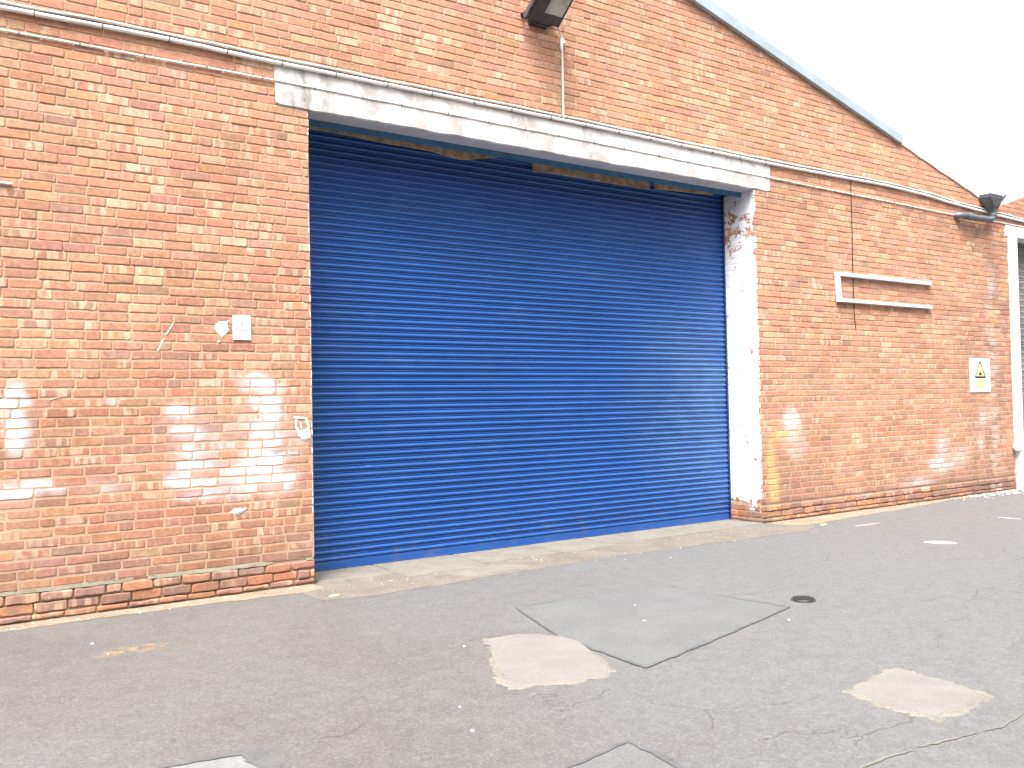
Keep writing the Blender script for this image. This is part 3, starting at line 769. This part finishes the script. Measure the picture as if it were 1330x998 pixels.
# splashes of white filler on the brick
def splash(name, cx, cz, pts, lab, th=.006):
    mb = MB(); rng = random.Random(int(cx * 100)); P = []
    n_ = len(pts)
    for i in range(n_):
        a, b = pts[i], pts[(i + 1) % n_]
        for t in (0, .33, .66):
            P.append((a[0] + (b[0] - a[0]) * t + rng.gauss(0, .004), a[1] + (b[1] - a[1]) * t + rng.gauss(0, .004)))
    m = len(P)
    inner = [(x * .82, z * .82) for x, z in P]
    v = [(cx + x, .002, cz + z) for x, z in P] + [(cx + x, -th, cz + z) for x, z in inner]
    mb.add(v, [[i, (i + 1) % m, m + (i + 1) % m, m + i] for i in range(m)] + [[m + i for i in range(m)]], True)
    o = mb.build(name, M_WHITE, bld); o['label'] = lab
splash('filler_patch', -.775, 2.215, [(-.065, .01), (-.03, .055), (.02, .06), (.055, .07), (.05, .03), (.06, -.01), (.04, -.04), (.0, -.085), (-.02, -.05), (-.04, -.03)], 'splash of white filler beside the small sign')
splash('filler_patch', -.80, 2.10, [(-.012, 0), (0, .014), (.012, 0), (0, -.012)], 'tiny drip of white filler under the splash')
splash('paint_splash', -.085, 1.30, [(-.05, .01), (-.02, .05), (.05, .06), (.075, .03), (.07, -.03), (.02, -.05), (-.03, -.03)], 'white paint splash at the left door corner')
for i, (a, b, r) in enumerate([((-.17, 1.46), (-.05, 1.45), .012), ((-.145, 1.46), (-.15, 1.38), .012), ((-.15, 1.38), (-.11, 1.31), .013), ((-.06, 1.45), (-.035, 1.38), .014), ((-.035, 1.38), (-.05, 1.32), .013), ((-.11, 1.42), (-.10, 1.36), .008)]):
    pass
mb = MB()
for (a, b, r) in [((-.17, 1.46), (-.05, 1.45), .010), ((-.145, 1.46), (-.15, 1.38), .012), ((-.15, 1.38), (-.11, 1.31), .013), ((-.06, 1.45), (-.035, 1.38), .013), ((-.035, 1.38), (-.05, 1.32), .012), ((-.11, 1.42), (-.10, 1.36), .007)]:
    dx, dz = b[0] - a[0], b[1] - a[1]
    mb.tube([(a[0], .003, a[1]), (a[0] + dx * .5, .002, a[1] + dz * .5), (b[0], .003, b[1])], [r * .8, r, r * .8], 8)
o = mb.build('paint_splash', M_WHITE, bld); o['label'] = 'white looped paint mark at the left door corner'
def scuff(pts, wd, lab):
    mb = MB(); v = []; rng = random.Random(len(pts))
    for x, z in pts:
        w_ = wd * rng.uniform(.5, 1); v += [(x - w_, -.0035, z - w_ * .4), (x + w_, -.0035, z + w_ * .4), (x + w_, .006, z + w_ * .4), (x - w_, .006, z - w_ * .4)]
    f = []
    for i in range(len(pts) - 1):
        for q in range(4): f.append([i * 4 + q, i * 4 + (q + 1) % 4, i * 4 + 4 + (q + 1) % 4, i * 4 + 4 + q])
    f += [[3, 2, 1, 0], [len(v) - 4, len(v) - 3, len(v) - 2, len(v) - 1]]
    mb.add(v, f); o = mb.build('chalk_scuff', M_CREAM, bld); o['label'] = lab
scuff([(-1.16, 2.25), (-1.19, 2.20), (-1.22, 2.15)], .010, 'slanting pale scuff on the left wall')
scuff([(-1.235, 2.12), (-1.26, 2.07), (-1.285, 2.02)], .012, 'slanting pale scuff on the left wall')
scuff([(-1.93, 1.675), (-1.99, 1.655), (-2.05, 1.64)], .012, 'pale chip mark low on the left wall')
# broken white filler flick at the lower right of the left wall
splash('filler_patch', -.655, .686, [(-.08, 0), (-.03, .03), (.04, .032), (.085, .028), (.05, -.005), (0, -.03), (-.04, -.028)], 'white filler smear low on the left wall', .004)
# ------------------------------------------------------------------ grey tube frame
fr = empty('tube_frame', (7.4, 0, 3.03)); tag(fr, 'open grey metal tube frame fixed to the right brick wall', 'frame')
mb = MB(); mb.box(-.045, 2.22, -.055, -.008, .155, .205, .006); mb.build('rail', M_ALU, fr)
mb = MB(); mb.box(.0, 2.22, -.055, -.012, -.195, -.152, .006); mb.build('rail', M_ALU, fr)
mb = MB(); mb.add([(-.042, -.058, .203), (.025, -.058, .203), (.065, -.058, -.196), (.0, -.058, -.196), (-.042, -.008, .203), (.025, -.008, .203), (.065, -.008, -.196), (.0, -.008, -.196)], [(0, 3, 2, 1), (4, 5, 6, 7), (0, 4, 7, 3), (1, 2, 6, 5), (0, 1, 5, 4), (3, 7, 6, 2)])
mb.build('upright', M_ALU, fr)
for x, z in ((.5, .18), (1.8, .18), (.5, -.175), (1.8, -.175)):
    mb = MB(); mb.tube([(x, -.02, z), (x, .012, z)], .012, 8); mb.build('spacer', M_ALU, fr)

# ------------------------------------------------------------------ rainwater hopper and pipe
hp = empty('rainwater_hopper', (11.30, -.10, 4.425)); tag(hp, 'dark rainwater hopper and grey pipe in the valley between the two gables', 'drain pipe')
bm = bmesh.new()
def ring(z, hx, hy, dx=0, dy=0): return [bm.verts.new((dx + sx * hx, dy + sy * hy, z)) for sx, sy in ((-1, -1), (1, -1), (1, 1), (-1, 1))]
rs = [ring(.0, .045, .045), ring(.06, .06, .055), ring(.12, .11, .075, -.01), ring(.22, .185, .092, -.03), ring(.285, .19, .095, -.03), ring(.285, .17, .078, -.03), ring(.14, .09, .05, -.02)]
for a, b in zip(rs[:-1], rs[1:]):
    for i in range(4): bm.faces.new([a[i], a[(i + 1) % 4], b[(i + 1) % 4], b[i]])
bm.faces.new(rs[-1]); bm.faces.new(rs[0][::-1])
bmesh.ops.bevel(bm, geom=bm.edges[:], offset=.006, segments=2, affect='EDGES')
mb = MB(); mb.bm(bm); mb.build('hopper', M_HOPPER, hp)
mb = MB()                                     # lead chute tongue out of the valley
mb.add([(.05, .10, .20), (.16, .10, .22), (.36, -.05, .32), (.16, -.09, .20), (.05, .10, .215), (.16, .10, .235), (.36, -.05, .345), (.16, -.09, .245)], [(0, 1, 2, 3), (7, 6, 5, 4), (0, 4, 5, 1), (1, 5, 6, 2), (2, 6, 7, 3), (3, 7, 4, 0)])
mb.build('chute', M_HOPPER, hp)
mb = MB(); mb.tube([(0, 0, .03), (.005, 0, -.03), (.0, 0, -.065), (-.04, 0, -.095), (-.10, .0, -.105), (-.45, .0, -.118), (-.68, .0, -.116), (-.80, .005, -.113), (-.88, .03, -.112), (-.915, .08, -.112), (-.92, .14, -.112)], .048, 14)
mb.build('pipe', M_GREYPIPE, hp)
mb = MB(); mb.tube([(.003, 0, .005), (.004, 0, -.035)], .058, 14); mb.build('collar', M_GREYPIPE, hp)
mb = MB(); mb.tube([(-.62, .0, -.117), (-.78, .004, -.114)], .054, 14); mb.build('collar', M_GREYPIPE, hp)

# ------------------------------------------------------------------ unseen building added behind the viewpoint to block low sky light
mb = MB(); mb.box(-34, 46, -30, -16.5, 0, 11, 0)
ob = mb.build('added_sky_blocker', plain('sky_blocker_brick', (.17, .10, .075), .9, 0, .25, 2, .3)); tag(ob, 'unseen dark brick block added behind the viewpoint to shade the low sky', 'building', kind='structure')

# ------------------------------------------------------------------ ground
S = 160
g = link_mesh('ground', [(-S, -S, 0), (S, -S, 0), (S, S, 0), (-S, S, 0)], [(0, 1, 2, 3)], M_ASPH)
tag(g, 'worn grey asphalt yard with hairline cracks', 'ground', kind='structure')

def ragged(pts, step=.045, amp=.008, seed=0, corner=.0):
    rng = random.Random(seed); P = []; n_ = len(pts)
    for i in range(n_):
        a, b = pts[i], pts[(i + 1) % n_]; l = math.dist(a, b); k = max(2, int(l / step)); e = 0
        for j in range(k):
            t = j / k; e = e * .55 + rng.gauss(0, amp)
            nx, ny = -(b[1] - a[1]) / l, (b[0] - a[0]) / l
            P.append((a[0] + (b[0] - a[0]) * t + nx * e, a[1] + (b[1] - a[1]) * t + ny * e))
    return P
def sheet(name, pts, z, mat, lab, cat='ground', th=.003, kind='structure'):
    n_ = len(pts)
    cx = sum(p[0] for p in pts) / n_; cy = sum(p[1] for p in pts) / n_
    lo = [(x + (x - cx) / max(.01, math.hypot(x - cx, y - cy)) * th, y + (y - cy) / max(.01, math.hypot(x - cx, y - cy)) * th, .0005) for x, y in pts]
    o = link_mesh(name, [(x, y, z) for x, y in pts] + lo, [list(range(n_))] + [[i, n_ + i, n_ + (i + 1) % n_, (i + 1) % n_] for i in range(n_)], mat)
    if o.data.polygons[0].normal.z < 0:
        o.data.flip_normals()
    tag(o, lab, cat, kind=kind); return o
def strip(name, path, wd, z, mat, lab, seed=0, step=.05):
    rng = random.Random(seed); v = []; f = []; pts = []
    for (a, wa), (b, wb) in zip(zip(path[:-1], wd[:-1]), zip(path[1:], wd[1:])):
        l = math.dist(a, b); k = max(2, int(l / step))
        for j in range(k): t = j / k; pts.append((a[0] + (b[0] - a[0]) * t, a[1] + (b[1] - a[1]) * t, wa + (wb - wa) * t))
    pts.append((*path[-1], wd[-1]))
    for i, (x, y, ww) in enumerate(pts):
        x0, y0, _ = pts[max(0, i - 1)]; x1, y1, _ = pts[min(len(pts) - 1, i + 1)]
        l = math.hypot(x1 - x0, y1 - y0) or 1; nx, ny = -(y1 - y0) / l, (x1 - x0) / l; e = rng.gauss(0, .004)
        a = ww * rng.uniform(.35, .75); b = ww * rng.uniform(.35, .75)
        v += [(x + nx * (a + e), y + ny * (a + e), z), (x - nx * (b - e), y - ny * (b - e), z)]
        if i: f.append([2 * i - 2, 2 * i - 1, 2 * i + 1, 2 * i])
    o = link_mesh(name, v, f, mat)
    if o.data.polygons[0].normal.z < 0: o.data.flip_normals()
    tag(o, lab, 'ground', kind='structure'); return o

# threshold in front of the shutter
edge = [(-.23, -.26), (-.21, -.70), (.2, -.74), (.62, -.75), (1.24, -.70), (1.9, -.66), (2.94, -.60), (3.9, -.66), (4.8, -.72), (5.72, -.74), (6.2, -.5), (6.05, -.02), (5.82, -.01), (5.82, .70), (0.02, .70), (0.02, -.02), (-.02, -.02)]
sheet('pavement', ragged(edge, .05, .010, 3), .004, M_GRAVELY, 'rough aggregate threshold strip in front of the blue shutter', 'pavement')
rng = random.Random(6)
xs = [.03, .78, 1.66, 2.62, 3.35, 4.55, 5.80]
for i in range(6):
    yb = rng.uniform(-.20, .02)
    if i in (1, 3): yb -= .14
    sheet('pavement', ragged([(xs[i] + .012, .66), (xs[i] + .012 + rng.uniform(-.02, .02), yb), (xs[i + 1] - .012, yb + rng.uniform(-.06, .06)), (xs[i + 1] - .012, .66)], .05, .004, 30 + i), .009 + .0015 * (i % 2), M_SLAB, 'pale concrete slab under the blue shutter', 'pavement')
sheet('pavement', ragged([(1.0, -.22), (1.25, -.62), (1.95, -.58), (1.75, -.2)], .05, .008, 44), .0065, M_SLAB, 'worn concrete slab piece set in the aggregate threshold', 'pavement')
# mortar and grit along the wall foot
sheet('pavement', ragged([(XLW, .01), (XLW, -.17), (-4, -.20), (-2.4, -.20), (-1.3, -.22), (-.5, -.26), (-.16, -.30), (-.01, -.2), (-.01, .01)], .06, .008, 5), .006, M_DIRT, 'tan mortar fillet along the foot of the left wall', 'pavement')
sheet('pavement', ragged([(5.85, .01), (6.0, -.46), (6.8, -.40), (7.8, -.33), (8.8, -.26), (9.8, -.16), (10.8, -.12), (11.9, -.10), (11.9, .01)], .06, .012, 6), .0055, M_DIRT, 'tan mortar fillet along the foot of the right wall', 'pavement')

# patches
PA = [(.868, -1.854), (.606, -3.574), (2.457, -3.10), (2.254, -2.085), (1.6, -1.93)]
PA = [(.868, -1.854), (.62, -2.75), (.606, -3.574), (1.5, -3.36), (2.457, -3.11), (2.36, -2.6), (2.30, -2.02), (1.6, -1.90)]
sheet('asphalt_patch', ragged(PA, .06, .004, 8), .004, M_PATCH, 'large newer grey asphalt patch with dark tar joint', 'asphalt patch')
strip('tar_joint', PA[7:] + PA[:6], [.004, .011, .020, .028, .023, .017, .012], .006, M_TAR, 'dark tar joint round the large asphalt patch', 9)
strip('tar_joint', [PA[5], PA[6], PA[7]], [.008, .006, .005], .006, M_TAR, 'dark tar joint round the large asphalt patch', 10)
sheet('concrete_patch', ragged([(.20, -2.47), (.47, -2.52), (.60, -2.70), (.64, -2.93), (.55, -3.2), (.43, -3.48), (.31, -3.585), (.05, -3.51), (-.25, -3.40), (-.06, -3.0)], .022, .012, 52), .0045, M_CONC2, 'crumbled rim round the middle concrete patch', 'concrete patch', .012)
sheet('concrete_patch', ragged([(-.235, -3.33), (.24, -3.545)][:0] + [(.235, -2.50), (.50, -2.55), (.635, -2.72), (.62, -2.93), (.52, -3.2), (.405, -3.47), (.30, -3.55), (.05, -3.47), (-.205, -3.38), (-.02, -3.0)], .04, .007, 12), .007, M_CONC, 'pale square concrete patch in the middle of the asphalt', 'concrete patch', .02)
CP = [(1.148, -4.535), (1.42, -4.49), (1.703, -4.455), (1.70, -4.72), (1.659, -4.985), (1.40, -5.01), (1.125, -5.03), (1.13, -4.78)]
sheet('concrete_patch', ragged([(1.415 + (x - 1.415) * 1.06, -4.745 + (y + 4.745) * 1.06) for x, y in CP], .025, .011, 13), .005, M_CONC2, 'crumbled rim round the lower right concrete patch', 'concrete patch', .012)
sheet('concrete_patch', ragged([(1.42 + (x - 1.42) * .94, -4.74 + (y + 4.74) * .94) for x, y in CP], .04, .005, 14), .010, M_CONC, 'pale square concrete patch nearest the lower right corner', 'concrete patch', .01)
P3 = [(-.75, -4.46), (-.21, -4.355), (-.235, -4.75), (-.3, -5.2), (-.9, -5.2)]
sheet('asphalt_patch', ragged(P3, .05, .004, 15), .004, M_PATCH, 'smaller asphalt patch cut off by the bottom edge', 'asphalt patch')
strip('tar_joint', P3[:3] + [P3[3]], [.012, .028, .036, .03], .008, M_TAR, 'tar joint round the smaller asphalt patch', 16)
P4 = [(-2.02, -3.40), (-1.82, -3.415), (-1.665, -3.43), (-1.625, -3.50), (-1.65, -3.70), (-1.75, -4.0), (-2.2, -4.0)]
strip('tar_joint', P4[:5] + [P4[5]], [.02, .03, .06, .10, .08, .06], .008, M_TAR, 'thick tar joint at the lower left edge', 18)
sheet('asphalt_patch', ragged(P4, .05, .004, 17), .004, patch_material('pale_asphalt', (.180, .183, .183), (.205, .208, .208), (.34, .34, .33), 110), 'pale patch at the lower left edge', 'asphalt patch')
# pale seam crossing the lower right corner
M_SEAM = patch_material('pale_seam', (.16, .153, .138), (.19, .182, .165), (.25, .24, .215), 70)
for k, pts in enumerate(([(.30, -5.15), (.55, -5.152), (.70, -5.168)], [(.76, -5.165), (.98, -5.205), (1.12, -5.228)], [(1.17, -5.235), (1.277, -5.252), (1.534, -5.229), (1.9, -5.25)])):
    strip('seam', pts, [.012, .016, .006] + ([.010] if len(pts) > 3 else []), .004, M_SEAM, 'pale gritty seam in the asphalt near the lower right corner', 19 + k, .03)

# small iron drain cover
dr = empty('drain_cover', (2.73, -3.02, .0)); tag(dr, 'small dark round drain cover beside the large asphalt patch', 'drain cover')
mb = MB(); mb.tube([(0, 0, .001), (0, 0, .006)], .092, 24); mb.build('rim', M_HOPPER, dr)
mb = MB(); mb.tube([(0, 0, .008), (0, 0, .016), (0, 0, .018)], [.088, .086, .080], 24)
for k in range(-3, 4):
    l = math.sqrt(max(0, .075 ** 2 - (k * .022) ** 2)); mb.box(-l, l, k * .022 - .006, k * .022 + .006, .016, .023, .002)
mb.build('grate', M_LAMP, dr)

# paint marks
def disc(name, x, y, rx, ry, rot, mat, lab, cat, seed, z=.004, th=.002, grp=None, kind=None):
    rng = random.Random(seed); P = []
    for k in range(18):
        a = 2 * math.pi * k / 18; r = 1 + rng.gauss(0, .07)
        px, py = rx * r * math.cos(a), ry * r * math.sin(a)
        P.append((px * math.cos(rot) - py * math.sin(rot), px * math.sin(rot) + py * math.cos(rot)))
    n_ = len(P)
    o = link_mesh(name, [(a, b, th) for a, b in P] + [(a * 1.04, b * 1.04, -z + .0006) for a, b in P], [list(range(n_))] + [[i, n_ + i, n_ + (i + 1) % n_, (i + 1) % n_] for i in range(n_)], mat)
    o.location = (x, y, z); tag(o, lab, cat, grp, kind); return o
disc('paint_mark', 6.04, -2.17, .085, .16, .65, M_YPAINT, 'cream oval paint mark on the asphalt beyond the drain', 'paint mark', 1, .003, .001)
disc('paint_mark', 6.65, -.885, .22, .018, -.05, M_YPAINT, 'thin cream dash of paint near the right wall foot', 'paint mark', 2, .003, .001)
disc('paint_mark', 8.42, -1.68, .018, .13, .15, M_WPAINT, 'thin white dash of paint at the right of the yard', 'paint mark', 3, .003, .001)
disc('leaf', -.06, -.58, .05, .026, .3, M_LEAF, 'yellow leaf by the left end of the threshold', 'leaf', 4, .008, .002)
disc('leaf', 6.28, -.55, .06, .03, .2, M_LEAF, 'yellow leaf by the right corner of the shutter opening', 'leaf', 5, .008, .002)
scr = [(-1.88, -1.305), (.01, -2.534), (-.59, -3.50), (-.71, -3.82), (1.35, -2.75), (2.15, -3.35), (-1.92, -.95), (1.62, -2.35)]
for i, (x, y) in enumerate(scr):
    rr = random.Random(100 + i); s_ = rr.uniform(.004, .008)
    disc('paper_scrap', x, y, s_ * 1.5, s_, rr.uniform(0, 3), M_PAPER, 'tiny pale scrap lying on the asphalt', 'litter', 100 + i, .004, .002, 'pale scraps littering the asphalt')
# crumbs of rubble at the wall foot: one mass
rng = random.Random(77); mb = MB()
def crumb(x, y, r):
    bm = bmesh.new(); bmesh.ops.create_icosphere(bm, subdivisions=1, radius=r)
    for v in bm.verts: v.co = Vector((v.co.x * rng.uniform(.7, 1.3) + x, v.co.y * rng.uniform(.7, 1.3) + y, max(0.001, v.co.z * rng.uniform(.5, .9) + r * .35)))
    mb.bm(bm)
for k in range(150): crumb(rng.uniform(10.4, 11.95), -abs(rng.gauss(0, .16)) - .03, rng.uniform(.005, .022))
for k in range(110): crumb(rng.uniform(5.9, 10.4), -abs(rng.gauss(0, .10)) - .03, rng.uniform(.004, .012))
for k in range(140): crumb(rng.uniform(-2.7, -.05), -.03 - abs(rng.gauss(0, .08)), rng.uniform(.003, .010))
for k in range(160): crumb(rng.uniform(-.2, 6.0), -.1 - abs(rng.gauss(0, .3)), rng.uniform(.003, .008))
o = mb.build('rubble', M_STONE); tag(o, 'crumbs of mortar and brick along the wall foot', 'rubble', kind='stuff')

# ------------------------------------------------------------------ light, sky, camera
world = bpy.data.worlds.new('World'); bpy.context.scene.world = world; world.use_nodes = True
nt = world.node_tree; bg = nt.nodes['Background']
sky = nt.nodes.new('ShaderNodeTexSky'); sky.sky_type = 'NISHITA'; sky.sun_disc = False
EL, AZ = 60, 224
sky.sun_elevation = R(EL); sky.sun_rotation = R(AZ); sky.air_density = 1.0; sky.dust_density = 6.0; sky.ozone_density = 1.0
hs = nt.nodes.new('ShaderNodeHueSaturation'); hs.inputs['Saturation'].default_value = .22
nt.links.new(sky.outputs[0], hs.inputs['Color']); nt.links.new(hs.outputs[0], bg.inputs['Color'])
bg.inputs['Strength'].default_value = .15
sd = bpy.data.lights.new('sun', 'SUN'); sd.energy = 1.5; sd.angle = R(28); sd.color = (1, .96, .90)
so = bpy.data.objects.new('sun', sd); C.objects.link(so)
d = Vector((math.sin(R(AZ)) * math.cos(R(EL)), math.cos(R(AZ)) * math.cos(R(EL)), math.sin(R(EL))))
so.rotation_euler = d.to_track_quat('Z', 'Y').to_euler(); so.location = d * 30

cd = bpy.data.cameras.new('camera'); cam = bpy.data.objects.new('camera', cd); C.objects.link(cam)
yaw, pit, rol = .5912213, .0235358, -.0193297
fw = Vector((math.sin(yaw) * math.cos(pit), math.cos(yaw) * math.cos(pit), math.sin(pit)))
r0 = Vector((math.cos(yaw), -math.sin(yaw), 0)); u0 = r0.cross(fw)
r1 = r0 * math.cos(rol) + u0 * math.sin(rol); u1 = -r0 * math.sin(rol) + u0 * math.cos(rol)
mw = Matrix((r1, u1, -fw)).transposed().to_4x4(); mw.translation = (-2.87632, -7.43871, 1.53419)
cam.matrix_world = mw
cd.sensor_width = 36; cd.lens = 1150 / 1330 * 36; cd.clip_start = .05; cd.clip_end = 1000
sc = bpy.context.scene; sc.camera = cam
sc.view_settings.view_transform = 'Standard'; sc.view_settings.look = 'None'; sc.view_settings.gamma = 1; sc.view_settings.use_curve_mapping = False
sc.view_settings.exposure = 1.68
sc.render.engine = 'CYCLES'
sc.cycles.max_bounces = 6
